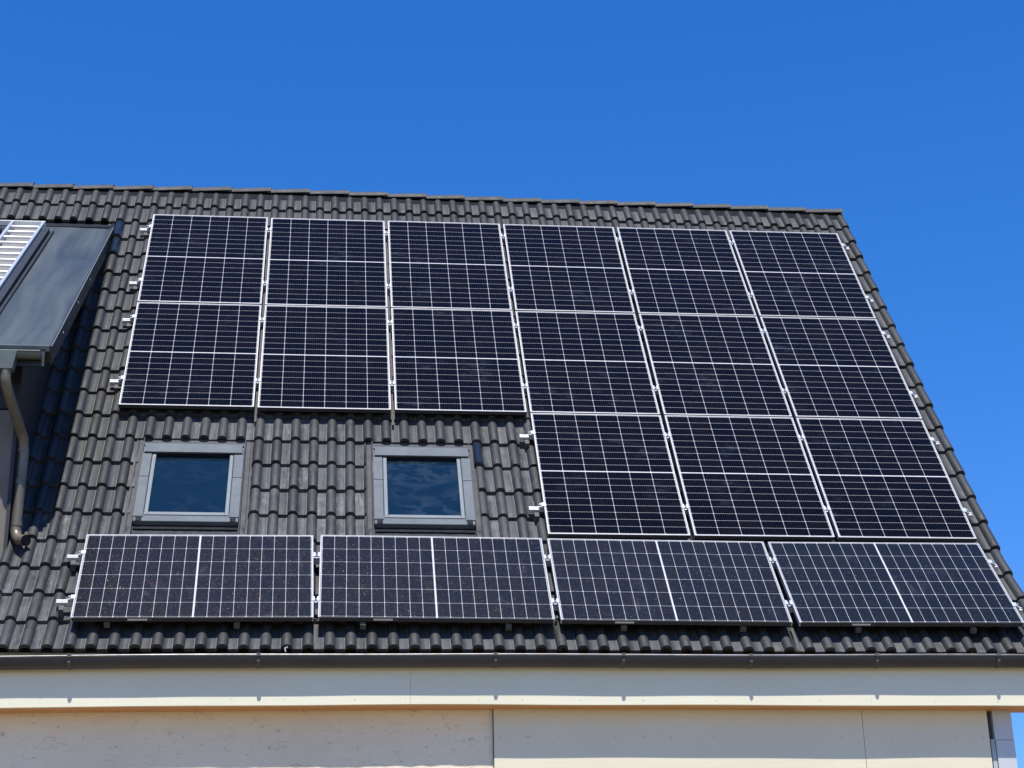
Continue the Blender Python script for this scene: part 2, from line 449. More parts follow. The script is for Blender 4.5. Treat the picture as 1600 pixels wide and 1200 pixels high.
holes = [(0.205, 1.135), (2.085, 3.0)]
GAUGE, PITCH, PH0 = 0.349, 0.1525, 0.124
prof = [(-0.0505, 0), (-0.0490, 0.0012), (-0.0445, 0.0012), (-0.0425, 0.0), (-0.0402, 0.0085), (-0.0340, 0.0220), (-0.0235, 0.0335), (-0.0085, 0.0395),
        (0.0085, 0.0395), (0.0235, 0.0335), (0.0340, 0.0220), (0.0402, 0.0085), (0.0425, 0)]
WORN = (1, 2)                    # profile points of the worn lap edge beside each roll

def tile_roof():
    V = []; F = []; SM = []; TI = []; PA = []; WO = []; PF = []
    pan_row = [1.0] + [1.0 if h_ < 0.002 else 0.0 for (_, h_) in prof] * 2
    worn_row = [0.0] + [1.0 if q in WORN else 0.0 for q in range(len(prof))] * 2
    last = 46
    ncol = 47
    for k in range(0, 21):
        vlow = 0.372 - GAUGE * k
        for c in range(ncol):
            uc = PH0 + PITCH * (last - 2 * c)          # right-hand roll of this tile
            us = []
            us.append((uc - PITCH - PITCH + 0.0415, -0.0012))
            for cc in (uc - PITCH, uc):
                for du, h in prof: us.append((cc + du, h))
            u0, u1 = us[0][0], us[-1][0]
            if u1 < UL: continue
            um = (u0 + u1) / 2
            vm = vlow + GAUGE / 2
            if k >= 2 and vm > -5.2 and DLEFT + 0.1 < um and u1 < DCH + 0.02: continue
            rt = random.random(); dw = random.uniform(-0.0022, 0.0022); dv = random.uniform(-0.0045, 0.0045)
            tw = random.uniform(-0.006, 0.006); du_ = random.uniform(-0.0012, 0.0012)
            # lime bloom is heaviest between and above the roof windows
            pale = 0.25 + 0.75 * sstep(vm, -3.1, -3.9) * sstep(vm, -5.6, -4.9) * sstep(um, -0.3, 0.3) if um < 3.6 else 0.2
            pale *= random.uniform(0.2, 1.3)
            if vm < -4.9 and um < -0.1: pale = random.uniform(0.4, 1.0)
            hole = [h for h in holes if h[1] > u0 and h[0] < u1] if 13 <= k <= 16 else []
            near_top = (k in (2, 3)) and DLEFT - 0.1 < u0 < DU - 0.02
            def row(v, h0, lip=0.0, us=us):
                r = []
                for u, h in us:
                    vv = v + dv
                    r.append(pan(u + du_, vv + sag(u, vv), h0 + h - lip + dw + tw * (u - um)))
                return r
            front_b = row(vlow, 0.014, 0.029)
            front_t = row(vlow, 0.016)
            a = row(vlow, 0.016); b = row(vlow + 0.006, 0.0185); m_ = row(vlow + 0.2, 0.002); e = row(vlow + GAUGE + (0.055 if k else 0.03), -0.015)
            side_n = len(us)
            base = len(V)
            rows = [front_b, front_t, a, b, m_, e]
            for r in rows:
                V += r
                TI += [rt] * side_n; PA += [pale] * side_n; WO += worn_row; PF += pan_row
            def cut(j):
                uu = (us[j][0] + us[j + 1][0]) / 2
                if near_top and uu < DU - 0.03: return True
                return any(h[0] < uu < h[1] for h in hole)
            for i in (0, 2, 3, 4):
                for j in range(side_n - 1):
                    if cut(j): continue
                    F.append((base + i * side_n + j, base + i * side_n + j + 1, base + (i + 1) * side_n + j + 1, base + (i + 1) * side_n + j))
                    SM.append(i > 1)
            # closed right edge of the tile (visible at the verge and at cut edges)
            if c == 0:
                q = len(V)
                o = [rows[x][-1] for x in (1, 3, 4, 5)]
                n = Vector((0, SP, -CP)) * (0.075)
                V += o + [p + n for p in o]
                TI += [rt] * 8; PA += [pale] * 8; WO += [0.0] * 8; PF += [0.0] * 8
                for i in range(3):
                    F.append((q + i, q + i + 4, q + i + 5, q + i + 1)); SM.append(False)
                F.append((q, q + 4, q + 4, q)[:0] or (q, q + 1, q + 5, q + 4)); SM.append(False)
                # front of the verge flange
    me = bpy.data.meshes.new('tiled_roof')
    me.from_pydata(V, [], F)
    me.materials.append(M_TILE)
    me.polygons.foreach_set('use_smooth', SM)
    for nm, arr in (('tint', TI), ('pale', PA), ('worn', WO), ('panf', PF)):
        at = me.attributes.new(nm, 'FLOAT', 'POINT'); at.data.foreach_set('value', arr)
    me.update()
    o = bpy.data.objects.new('tiled_roof', me); col.objects.link(o); o.parent = house
    WM[o.name] = Matrix.Identity(4)
    return o
roof = tile_roof()

# roof deck below the tiles (closes the loft, carries the wooden underside at the verge)
def deck():
    b = MB()
    n = 8
    for (ua, ub) in ((UL, UR - 0.03),):
        top = [pan(ua, v, -0.055) for v in (0.66, VK, -6.52)]
        bot = [pan(ua, v, -0.105) for v in (0.66, VK, -6.52)]
        e = Vector((ub - ua, 0, 0))
        vs = top + bot + [p + e for p in top + bot]
        f = [(0, 6, 7, 1), (1, 7, 8, 2), (3, 4, 10, 9), (4, 5, 11, 10), (2, 8, 11, 5), (0, 3, 9, 6),
             (0, 1, 4, 3), (1, 2, 5, 4), (6, 9, 10, 7), (7, 10, 11, 8)]
        b.add(vs, f)
    return b.build('roof_deck', M_WOOD, house)
deck()

# rear slope, gable walls
RY, RZ = 0.532, ZO + 0.503       # ridge cap centre line
def ridge_c(u):
    s = sstep(u, 2.9, 7.2)
    return Vector((u, RY - 0.050 * s, RZ - 0.074 * s + 0.012 * math.sin(u * 1.3)))
b = MB()
ra = Vector((UL, RY, RZ + 0.03)); rb = Vector((UL, RY + 4.6, RZ + 0.03 - 4.6 * math.tan(PHI)))
eN = Vector((0, -SP, -CP)) * 0.10
b.prism([ra + eN * 0.2, rb + eN * 0.2, rb + eN, ra + eN], (UR - UL, 0, 0))
b.build('rear_roof_slope', M_REAR, house)

# ridge capping: one run of overlapping half-round caps
def ridge():
    b = MB()
    clips = []
    L = 0.402
    u = 7.17
    i = 0
    while u > UL:
        u0 = u - L - 0.035
        rows = []
        for (uu, R, lift) in ((u0, 0.089, 0.001), (u - 0.012, 0.099, 0.016), (u, 0.1005, 0.017)):
            c = ridge_c(uu) + Vector((0, 0, lift + 0.006))
            ring = []
            for j in range(15):
                a = math.pi * j / 14
                ring.append(c + Vector((0, -math.cos(a) * R, math.sin(a) * R * 0.80 + 0.004)))
            rows.append(ring)
        b.grid(rows, 0, True)
        # thick open end of the cap
        c = ridge_c(u)
        end = rows[-1]
        inner = [c + (p - c) * 0.84 for p in end]
        b.grid([end, inner], 0, False)
        b.grid([inner, [p - Vector((0.2, 0, 0)) for p in inner]], 0, True)
        clips.append((u, rows[-1][9]))
        u -= L
        i += 1
    # end disc at the gable
    c = ridge_c(7.14)
    ring = [c + Vector((0, -math.cos(math.pi * j / 14) * 0.094, math.sin(math.pi * j / 14) * 0.09)) for j in range(15)]
    b.add(ring, [tuple(range(15))])
    # ventilating roll under the caps
    rows = []
    for k in range(60):
        uu = UL + (7.15 - UL) * k / 59
        c = ridge_c(uu)
        rows.append([c + Vector((0, -0.088, -0.10)), c + Vector((0, -0.080, -0.005)), c + Vector((0, 0.080, -0.005)), c + Vector((0, 0.088, -0.10))])
    b.grid(rows, 1, False)
    r = b.build('ridge_capping', [M_RIDGE, M_RUBBER], roof)
    for (u, p) in clips:
        if u < -2.2: break
        k = MB()
        k.box(u - 0.004, u + 0.020, p.y - 0.012, p.y + 0.012, p.z - 0.008, p.z + 0.016)
        k.box(u + 0.004, u + 0.040, p.y - 0.010, p.y + 0.010, p.z - 0.022, p.z - 0.010)
        k.build('ridge_clip', M_SCREW, roof)
    return r
ridge()

# walls
WYR, WYL = -3.487, -3.462        # right-hand boarded wall, left-hand plaster wall
FZ = ZO - 5.820                  # underside of the fascia
FY = -3.652
UWR = 6.868
def slab(name, u0, u1, y0, y1, z0, z1, mat, parent=house, bev=0):
    return MB().box(u0, u1, y0, y1, z0, z1, bev=bev).build(name, mat, parent)
USEAM = 2.995
# rough plaster half, its face a fine uneven grid
b = MB()
rows = []
nz, nu = 30, 130
for j in range(nz + 1):
    z = 0.0 + (FZ + 0.1) * (j / nz) ** 0.45
    rows.append([Vector((UL + 0.35 + (USEAM - 0.006 - UL - 0.35) * i / nu, WYL + random.uniform(-0.003, 0.003), z)) for i in range(nu + 1)])
b.grid(rows, 0, True)
b.box(UL + 0.35, USEAM - 0.006, WYL + 0.02, WYL + 0.3, 0, FZ + 0.1)
b.build('plaster_wall', M_PLASTER, house)
b = MB()
for (a, c) in ((USEAM, 5.728), (5.7315, 6.680)):
    b.box(a, c, WYR, WYR + 0.03, 0.0, FZ - 0.43)
    b.box(a, c, WYR + 0.0015, WYR + 0.03, FZ - 0.427, FZ + 0.1)
b.box(USEAM, 6.68, WYR + 0.032, WYR + 0.3, 0, FZ + 0.1)
b.build('boarded_wall', M_WALLB, house)
slab('wall_joint', USEAM - 0.0055, USEAM - 0.0005, WYR + 0.004, WYR + 0.2, 0, FZ + 0.1, M_DARKGAP)
slab('corner_recess', 6.681, 6.724, WYR + 0.05, WYR + 0.3, 0, FZ + 0.1, M_DARKGAP)
slab('corner_strip', 6.692, 6.7235, WYR + 0.012, WYR + 0.048, 0, FZ - 0.21, M_STRIP)
b = MB()
b.box(6.725, UWR, WYR + 0.006, WYR + 0.3, FZ - 0.215, FZ + 0.1)
b.box(6.728, UWR, WYR + 0.002, WYR + 0.3, 0, FZ - 0.219)
b.build('corner_cladding', M_CORNER, house)
# gable walls and rear wall
for (nm, ua, ub) in (('gable_wall', UWR - 0.25, UWR - 0.002), ('gable_wall', UL + 0.352, UL + 0.6)):
    yb = RY + 4.0
    poly = [Vector((ua, WYL + 0.31, 0)), Vector((ua, yb, 0)), Vector((ua, yb, RZ - 4.0 * math.tan(PHI) - 0.15)), Vector((ua, RY, RZ - 0.2)),
            Vector((ua, WYL + 0.31, pan(0, -6.2, -0.13).z))]
    MB().prism(poly, (ub - ua, 0, 0)).build(nm, M_CORNER, house)
slab('rear_wall', UL + 0.6, UWR - 0.25, RY + 3.75, RY + 4.0, 0, RZ - 4.0 * math.tan(PHI) - 0.2, M_CORNER)

# fascia (two lengths with a butt joint) and soffit
b = MB()
for (a, c) in ((UL, 2.383), (2.3845, 7.10)):
    n = 24
    rows_f, rows_b = [], []
    for i in range(n + 1):
        u = a + (c - a) * i / n
        w = 0.0016 * math.sin(u * 2.1) + 0.001 * math.sin(u * 5.3)
        zz = FZ + droop(u) + 0.002 * math.sin(u * 3.1)
        rows_f.append((Vector((u, FY + w, zz)), Vector((u, FY + w, FZ + 0.36)), Vector((u, FY + 0.024, FZ + 0.36)), Vector((u, FY + 0.024, zz))))
    P = list(zip(*rows_f))
    for q in range(4):
        b.grid([list(P[q]), list(P[(q + 1) % 4])], 0, False)
    b.add(rows_f[0], [(0, 1, 2, 3)]); b.add(rows_f[-1], [(3, 2, 1, 0)])
b.build('fascia_board', M_FASCIA, house)
b = MB()
for (a, c) in ((UL, -1.2), (-1.2, 0.2), (0.2, 1.6), (1.6, 3.0), (3.0, 7.095)):
    da, dc = droop(a), droop(c)
    y0, y1 = FY + 0.026, WYL + 0.05
    b.hexa([(a, y0, FZ + 0.004 + da), (c, y0, FZ + 0.004 + dc), (c, y1, FZ + 0.004 + dc), (a, y1, FZ + 0.004 + da),
            (a, y0, FZ + 0.022 + da), (c, y0, FZ + 0.022 + dc), (c, y1, FZ + 0.022 + dc), (a, y1, FZ + 0.022 + da)])
for i in range(9):
    u = UL + 0.8 + i * 1.6
    b.box(u, u + 0.004, FY + 0.03, WYL, FZ + 0.002 + droop(u), FZ + 0.006 + droop(u))
b.build('soffit', M_WOOD, house)

# gutter with brackets
GY, GZ, GR = -3.712, ZO - 5.474, 0.055
def gutter_obj():
    b = MB()
    rows_o, rows_i = [], []
    us = [UL + (7.16 - UL) * i / 90 for i in range(91)]
    def sagz(u): return droop(u) - 0.014 + 0.016 * sstep(u, 3.5, 7.2) + 0.0025 * math.sin(u * 2.2)
    prof_o = [(-math.cos(a) * GR, -math.sin(a) * GR * 1.40) for a in [math.pi * j / 16 for j in range(17)]]
    ro = [[Vector((u, GY + y, GZ + z + sagz(u))) for u in us] for (y, z) in prof_o]
    b.grid(ro, 0, True, flip=True)
    ri = [[Vector((u, GY + y * 0.96, GZ + z * 0.96 + sagz(u))) for u in us] for (y, z) in prof_o]
    b.grid(ri, 0, True)
    b.tube([Vector((u, GY - GR - 0.004, GZ + 0.002 + sagz(u))) for u in us], 0.0085, 8, 1)
    # end cap
    cap = [Vector((7.16, GY + y, GZ + z + sagz(7.16))) for (y, z) in prof_o]
    b.add(cap, [tuple(range(17))])
    # back apron up to the tiles
    b.add([Vector((UL, GY + GR + 0.002, GZ - 0.02)), Vector((7.15, GY + GR + 0.002, GZ - 0.02)), Vector((7.15, GY + GR + 0.012, GZ + 0.05)), Vector((UL, GY + GR + 0.012, GZ + 0.05))], [(0, 1, 2, 3)])
    g = b.build('gutter', [M_GUT, M_GUTLIP], house)
    for i, u in enumerate((-2.0, -1.07, -0.02, 1.08, 2.99, 3.92, 4.86, 5.80, 6.72)):
        if i == 3: u = 1.30
        k = MB()
        z0 = GZ + sagz(u)
        rr = []
        for (y, z) in prof_o[0:11]:
            rr.append([Vector((u - 0.013, GY + y * 1.06, z0 + z * 1.05)), Vector((u + 0.013, GY + y * 1.06, z0 + z * 1.05))])
        k.grid(rr, 0, True)
        k.box(u - 0.015, u + 0.015, GY - GR - 0.018, GY - GR + 0.012, z0 - 0.008, z0 + 0.014)
        k.box(u - 0.010, u + 0.010, GY - GR - 0.006, GY - GR + 0.02, z0 - 0.046, z0 - 0.024)
        k.build('gutter_bracket', M_HOOK, g)
    return g
gutter_obj()
# a small stray clip sticking up on the lip
k = MB(); k.tube([(1.49, GY - GR, GZ), (1.485, GY - GR, GZ + 0.028), (1.505, GY - GR, GZ + 0.034)], 0.006, 6); k.build('lip_clip', M_STRIP, house)

def bitumen_patch(uc, spans, ur):
    # glossy sealing brushed over single tiles, following their profile
    b = MB()
    def hh(du):
        for (a, c) in zip(prof[:-1], prof[1:]):
            if a[0] <= du <= c[0]: return a[1] + (c[1] - a[1]) * (du - a[0]) / max(1e-6, c[0] - a[0])
        return 0.0
    for (v0, v1) in spans:
        rows = []
        for i in range(9):
            v = v0 + (v1 - v0) * i / 8
            rows.append([pan(uc + ur[0] + (ur[1] - ur[0]) * j / 20, v, hh(ur[0] + (ur[1] - ur[0]) * j / 20) + 0.0235 - 0.026 * i / 8 + random.uniform(-0.001, 0.0015)) for j in range(21)])
        b.grid(rows, 0, True)
        b.grid([[p + Vector((0, SP, -CP)) * 0.03 for p in rows[0]], rows[0]], 0, False)
    return b
bitumen_patch(PH0 + 19 * PITCH, ((-4.16, -3.825),), (-0.040, 0.046)).build('sealed_tile', M_BITUMEN, roof)

# ------------------------------------------------------------------ dormer (part of the house)
def dormer():
    b = MB()
    # cheek: vertical boards, dark
    zt = lambda y: DR(0, (y - DTOP.y) / DT.y, -0.05).z
    yb0 = -0.3
    bw = 0.115
    y = DFY
    while y < yb0:
        y1 = min(y + bw - 0.004, yb0)
        zr0 = pan(0, (y - pan(0, 0, 0).y) / CP, 0).z - 0.1; zr1 = pan(0, (y1 - pan(0, 0, 0).y) / CP, 0).z - 0.1
        b.hexa([(DCH - 0.02, y, zr0), (DCH, y, zr0), (DCH, y1, zr1), (DCH - 0.02, y1, zr1),
                (DCH - 0.02, y, zt(y)), (DCH, y, zt(y)), (DCH, y1, zt(y1)), (DCH - 0.02, y1, zt(y1))])
        y += bw
    # solid core
    poly = [Vector((DLEFT + 0.2, DFY + 0.02, ZO - 4.9)), Vector((DLEFT + 0.2, DFY + 0.02, zt(DFY) - 0.02)), Vector((DLEFT + 0.2, -0.15, zt(-0.15) - 0.02)), Vector((DLEFT + 0.2, 0.05, ZO - 0.9))]
    b.prism(poly, (DCH - 0.025 - DLEFT - 0.2, 0, 0))
    d = b.build('dormer', M_CHEEK, house)
    # front wall: dark header, line, rendered field
    b = MB()
    zl = ZO - 3.335
    b.box(DLEFT + 0.21, DCH - 0.022, DFY - 0.002, DFY + 0.018, zl + 0.012, zt(DFY) - 0.03, mi=1)
    b.box(DLEFT + 0.21, DCH - 0.022, DFY + 0.004, DFY + 0.018, ZO - 4.72, zl, mi=0)
    b.box(DCH - 0.021, DCH + 0.006, DFY - 0.010, DFY + 0.06, ZO - 4.72, zt(DFY) - 0.03, mi=2)
    b.build('dormer_front_wall', [M_TAN, M_CHEEK, M_CHEEK], d)
    # roof sheet, gently rippled
    b = MB()
    rows = []
    n, m = 36, 60
    for i in range(n + 1):
        s = 0.045 + (DLEN - 0.045) * i / n
        r = []
        for j in range(m + 1):
            u = DU + (DLEFT - DU) * j / m
            hgt = 0.010 + 0.004 * math.sin(u * 11 + s * 0.7) * math.sin(s * 1.4) + 0.003 * math.sin(u * 5.1 + 2 * s)
            r.append(DR(u, s, hgt))
        rows.append(r)
    b.grid(rows, 0, True, flip=False)
    b.build('dormer_roof_sheet', M_SHEET, d)
    # edge trims: right-hand verge face, top lead, front drip edge
    b = MB()
    T = lambda x, y, z: DR(x, y, z)
    b.box(DU - 0.001, DU + 0.012, 0.02, DLEN + 0.012, -0.135, 0.013, T)
    b.box(DLEFT - 0.012, DLEFT + 0.001, 0.02, DLEN + 0.012, -0.135, 0.013, T)
    b.box(DLEFT, DU - 0.002, 0.1, DLEN - 0.02, -0.125, -0.012, T, 0)
    b.build('dormer_verge_trim', M_TRIM, d)
    b = MB()
    b.box(DLEFT, DU - 0.001, DLEN + 0.001, DLEN + 0.010, -0.030, 0.016, T)
    b.box(DU + 0.0125, DU + 0.0175, 0.05, DLEN, 0.004, 0.014, T)
    b.build('drip_edge', M_WINLIGHT, d)
    b = MB()
    b.box(DLEFT, DU - 0.02, -0.03, 0.075, 0.012, 0.02, T)
    b.box(DLEFT, DU - 0.02, -0.25, -0.031, 0.0, 0.012, T)
    b.build('top_flashing', M_RUBBER, d)
    for s in (1.93, 2.75, 3.72):
        k = MB(); k.tube([DR(DU + 0.011, s, -0.055), DR(DU + 0.019, s, -0.055)], 0.012, 8); k.build('trim_screw', M_SCREW, d)
    # gutter
    gy, gz, gr = D_FRONT.y - 0.050, ZO - 3.012, 0.048
    b = MB()
    pr = [(-math.cos(a) * gr, -math.sin(a) * gr) for a in [math.pi * j / 12 for j in range(13)]]
    u0, u1 = DLEFT, DU - 0.055
    b.grid([[Vector((u, gy + y, gz + z)) for u in (u0, u1)] for (y, z) in pr], 0, True, flip=True)
    b.grid([[Vector((u, gy + y * 0.95, gz + z * 0.95)) for u in (u0, u1)] for (y, z) in pr], 0, True)
    b.add([Vector((u1, gy + y, gz + z)) for (y, z) in pr], [tuple(range(13))])
    b.tube([Vector((u0, gy - gr, gz)), Vector((u1, gy - gr, gz))], 0.007, 8)
    b.build('dormer_gutter', M_DGUT, d)
    slab_ = MB(); slab_.box(DLEFT, DU - 0.035, gy + gr + 0.003, gy + gr + 0.022, gz - 0.085, DR(0, DLEN - 0.03, -0.02).z)
    slab_.build('added_fascia', M_TRIM, d)  # board added behind the gutter to keep sun off the front wall
    # hopper and swan-neck downpipe
    hu = -0.705
    b = MB()
    hz = gz - 0.006
    ringt = [Vector((hu + sx * 0.078, gy + sy * 0.055, hz + 0.004)) for sx, sy in ((-1, -1), (1, -1), (1, 1), (-1, 1))]
    ringb = [Vector((hu + sx * 0.050, gy + sy * 0.045, hz - 0.142)) for sx, sy in ((-1, -1), (1, -1), (1, 1), (-1, 1))]
    b.add(ringt + ringb, [(0, 4, 5, 1), (1, 5, 6, 2), (2, 6, 7, 3), (3, 7, 4, 0), (4, 7, 6, 5), (0, 1, 2, 3)])
    b.build('rain_hopper', M_DGUT, d)
    pu, py = -0.592, DFY + 0.045
    zb = ZO - 4.36
    b = MB()
    pts = [(hu, gy, hz - 0.135), (hu, gy, hz - 0.20), (hu + 0.006, gy + 0.01, hz - 0.25)]
    e0 = Vector((hu + 0.012, gy + 0.03, hz - 0.28)); e1 = Vector((pu, py, ZO - 3.58))
    for i in range(1, 7): pts.append(e0.lerp(e1, i / 6.5))
    pts += [(pu + 0.002, py, ZO - 3.66), (pu, py, ZO - 3.80), (pu - 0.004, py, ZO - 4.05), (pu - 0.008, py, zb + 0.06)]
    b.tube(pts, 0.041, 18)
    c0 = Vector((pu - 0.008, py, zb + 0.06))
    el = []
    for i in range(9):
        a = rad(78) * i / 8
        el.append(c0 + Vector((math.sin(a) * 0.0 + (1 - math.cos(a)) * 0.085, -(1 - math.cos(a)) * 0.10, -math.sin(a) * 0.115)))
    tdir = (el[-1] - el[-2]).normalized()
    el.append(el[-1] + tdir * 0.055)
    b.tube(el, 0.043, 18, cap=False)
    b.tube(el[-3:], 0.036, 18, mi=1)
    for zz in (ZO - 3.66, zb + 0.10, ZO - 3.92):
        b.tube([(pu - 0.005, py, zz - 0.018), (pu - 0.005, py, zz + 0.018)], 0.0445, 18)
    b.build('downpipe', [M_PIPE, M_RUBBER], d)
    # glossy black sealed tiles beside the top of the sheet
    b = bitumen_patch(PH0 - 3 * PITCH, ((0, 0), (0, 0)) and ((-0.322, 0.015), (-0.671, -0.334)), (-0.085, 0.050))
    b.build('sealed_edge_tiles', M_BITUMEN, d)
    return d
dormer()

# ------------------------------------------------------------------ roof windows (parts of the house)
def roof_window(u0, u1, vt, vb, mpane):
    Mw = roofM((u0 + u1) / 2, (vt + vb) / 2, WPAN)
    W, H = (u1 - u0) / 2, (vt - vb) / 2
    f = MB()
    # outer frame box
    f.box(-W, W, -H, -H + 0.075, -0.02, 0.062, bev=0.003); f.box(-W, W, H - 0.10, H, -0.02, 0.058)
    f.box(-W, -W + 0.085, -H + 0.075, H - 0.10, -0.02, 0.058); f.box(W - 0.085, W, -H + 0.075, H - 0.10, -0.02, 0.058)
    # side covers in two lengths each, proud of the box
    for sx in (-1, 1):
        a, b_ = (-W - 0.004, -W + 0.074) if sx < 0 else (W - 0.074, W + 0.004)
        f.box(a, b_, -H + 0.052, 0.065, 0.0585, 0.070, bev=0.003)
        f.box(a, b_, 0.068, H - 0.12, 0.0585, 0.071, bev=0.003)
    rw = f.build('roof_window', M_WINALU, house, local=True)
    rw.matrix_basis = Mw
    WM[rw.name] = Mw
    def sub(mb, name, mat):
        o = mb.build(name, mat, rw, local=True)
        return o
    k = MB(); k.box(-W + 0.012, W - 0.012, H - 0.128, H - 0.012, 0.0585, 0.086); k.box(-W + 0.002, W - 0.002, H - 0.010, H + 0.008, 0.02, 0.074)
    sub(k, 'top_cover', M_WINALU)
    k = MB()
    iw = W - 0.079
    k.box(-iw, -iw + 0.030, -H + 0.079, H - 0.135, 0.03, 0.066, bev=0.003); k.box(iw - 0.030, iw, -H + 0.079, H - 0.135, 0.03, 0.066, bev=0.003)
    k.box(-iw + 0.0302, iw - 0.0302, -H + 0.079, -H + 0.118, 0.03, 0.066, bev=0.003)
    k.box(-iw + 0.0302, iw - 0.0302, -H + 0.1185, -H + 0.126, 0.03, 0.055)
    sub(k, 'sash', M_WINLIGHT)
    k = MB(); k.box(-iw + 0.031, iw - 0.031, -H + 0.1265, H - 0.101, 0.028, 0.042)
    sub(k, 'window_pane', mpane)
    k = MB(); k.box(-W + 0.004, W - 0.004, -H - 0.050, -H - 0.001, -0.015, 0.022)
    k.box(-W + 0.02, -W + 0.066, -H + 0.001, -H + 0.051, 0.0625, 0.066); k.box(W - 0.066, W - 0.02, -H + 0.001, -H + 0.051, 0.0625, 0.066)
    k.box(-iw - 0.004, -iw + 0.0, -H + 0.12, H - 0.14, 0.059, 0.061); k.box(iw, iw + 0.004, -H + 0.12, H - 0.14, 0.059, 0.061)
    k.box(-W - 0.002, W + 0.002, H - 0.1345, H - 0.129, 0.0425, 0.072)
    sub(k, 'rubber_seal', M_RUBBER)
    # flashing: side gutters, apron and upper tray
    k = MB()
    for sx in (-1, 1):
        rows = []
        for i in range(15):
            v = -H - 0.17 + (2 * H + 0.30) * i / 14
            r = []
            for (du, h) in ((0.0, 0.050), (0.006, 0.052), (0.010, 0.012), (0.045, 0.006), (0.052, 0.018), (0.066 + random.uniform(-0.004, 0.004), 0.020 + random.uniform(-0.003, 0.004))):
                r.append(Vector((sx * (W + 0.005 + du), v, h)))
            rows.append(r)
        k.grid(rows, 0, False, flip=sx < 0)
    rows = []
    for i in range(8):
        v = -H - 0.002 - 0.20 * i / 7
        rows.append([Vector((-W - 0.05 + (2 * W + 0.10) * j / 24, v, 0.012 - 0.002 * i + random.uniform(-0.0015, 0.0015))) for j in range(25)])
    k.grid(rows, 1, True)
    k.box(-W - 0.05, W + 0.05, H + 0.009, H + 0.20, -0.02, 0.0)
    sub(k, 'flashing', [M_FLASH, M_APRON])
    return rw
roof_window(0.262, 1.077, -3.985, -5.03, M_PANE_A)
roof_window(2.143, 2.942, -3.985, -5.03, M_PANE_B)

# ------------------------------------------------------------------ solar panels
PW, PHt, GX, GYr = 1.134, 1.722, 0.0328, 0.02
def make_panel(label, M, bottom_lip, mcell, group, cat='solar panel'):
    t = thing('solar_module', label, cat, M, group)
    hw, hh = PW / 2, PHt / 2
    fw = 0.0098
    f = MB()
    d = 0.035
    # frame profile: four bars, mitre-free butt joints, slight top bevel
    f.box(-hw, -hw + fw, -hh, hh, -d, 0, bev=0.0012); 
    if bottom_lip:
        f.box(hw - fw, hw, -hh, -hh + fw, -d, 0, bev=0.0012); f.box(hw - fw, hw, hh - fw, hh, -d, 0, bev=0.0012)
    else: f.box(hw - fw, hw, -hh, hh, -d, 0, bev=0.0012)
    f.box(-hw + fw, hw - fw, -hh, -hh + 0.0095, -d, -0.0002, bev=0.0012); f.box(-hw + fw, hw - fw, hh - 0.0095, hh, -d, -0.0002, bev=0.0012)
    # inner flange at the back
    f.box(-hw + fw, -hw + 0.03, -hh + fw, hh - fw, -d, -d + 0.002); f.box(hw - 0.03, hw - fw, -hh + fw, hh - fw, -d, -d + 0.002)
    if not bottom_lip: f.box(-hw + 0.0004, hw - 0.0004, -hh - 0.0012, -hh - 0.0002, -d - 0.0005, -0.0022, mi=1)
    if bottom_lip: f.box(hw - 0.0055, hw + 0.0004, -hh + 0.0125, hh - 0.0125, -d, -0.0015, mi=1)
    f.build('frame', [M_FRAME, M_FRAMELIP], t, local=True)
    g = MB(); g.box(-hw + fw, hw - (0.0056 if bottom_lip else fw), -hh + 0.0096, hh - 0.0096, -0.0075, -0.0022)
    g.build('cell_glass', mcell, t, local=True)
    k = MB(); k.box(-hw + fw, hw - fw, -hh + fw, hh - fw, -0.0105, -0.008)
    k.box(-0.05, 0.05, -0.04, 0.04, -0.026, -0.011)
    k.build('backsheet', M_BACK, t, local=True)
    if bottom_lip:
        s = MB(); s.box(hw + 0.0002, hw + 0.0010, -0.46, -0.32, -0.026, -0.011); s.box(hw + 0.0002, hw + 0.001, -0.30, -0.297, -0.02, -0.015)
        s.build('sticker', M_STICK, t, local=True)
    return t
COLN = ['first', 'second', 'third', 'fourth', 'fifth', 'sixth']
ROWN = ['top', 'middle', 'lower']
places = {
 (0, 0): 'top left corner of the upright panels, beside the dormer roof', (0, 5): 'top right corner of the upright panels, beside the verge',
}
def upright_label(r, c):
    if r == 0 and c == 0: return 'upright solar panel in the top left corner of the array, nearest the dormer'
    if r == 0 and c == 5: return 'upright solar panel in the top right corner of the array, below the ridge end'
    if r == 1 and c == 0: return 'upright solar panel at the left end of the middle row, above the left skylight'
    if r == 1 and c == 1: return 'upright solar panel second from left in the middle row, above the tiles between the skylights'
    if r == 1 and c == 2: return 'upright solar panel third from left in the middle row, above the right skylight'
    if r == 2 and c == 3: return 'upright solar panel directly right of the right skylight, left of the lower three'
    if r == 2 and c == 4: return 'upright solar panel in the middle of the lower row of three'
    if r == 2 and c == 5: return 'upright solar panel at the right end of the lower row of three, beside the verge'
    side = {1: 'second from left', 2: 'third from left', 3: 'third from right', 4: 'second from right', 5: 'rightmost'}[c]
    if r == 0: return 'upright solar panel %s in the top row just below the ridge' % side
    return 'upright solar panel %s in the middle row of six' % side
proto = None
GP = 'upright solar panels on the tiled roof'
for r in range(3):
    for c in range(6):
        if r == 2 and c < 3: continue
        u = c * (PW + GX) + PW / 2; v = -(r * (PHt + GYr) + PHt / 2)
        M = roofM(u + random.uniform(-.002, .002), v + sag(u, v) * 0.3 + random.uniform(-.002, .002), random.uniform(-.0015, .0015), random.uniform(-.0012, .0012), random.uniform(-.002, .002))
        if proto is None: proto = make_panel(upright_label(r, c), M, False, M_CELL, GP)
        else: dup(proto, M, upright_label(r, c))

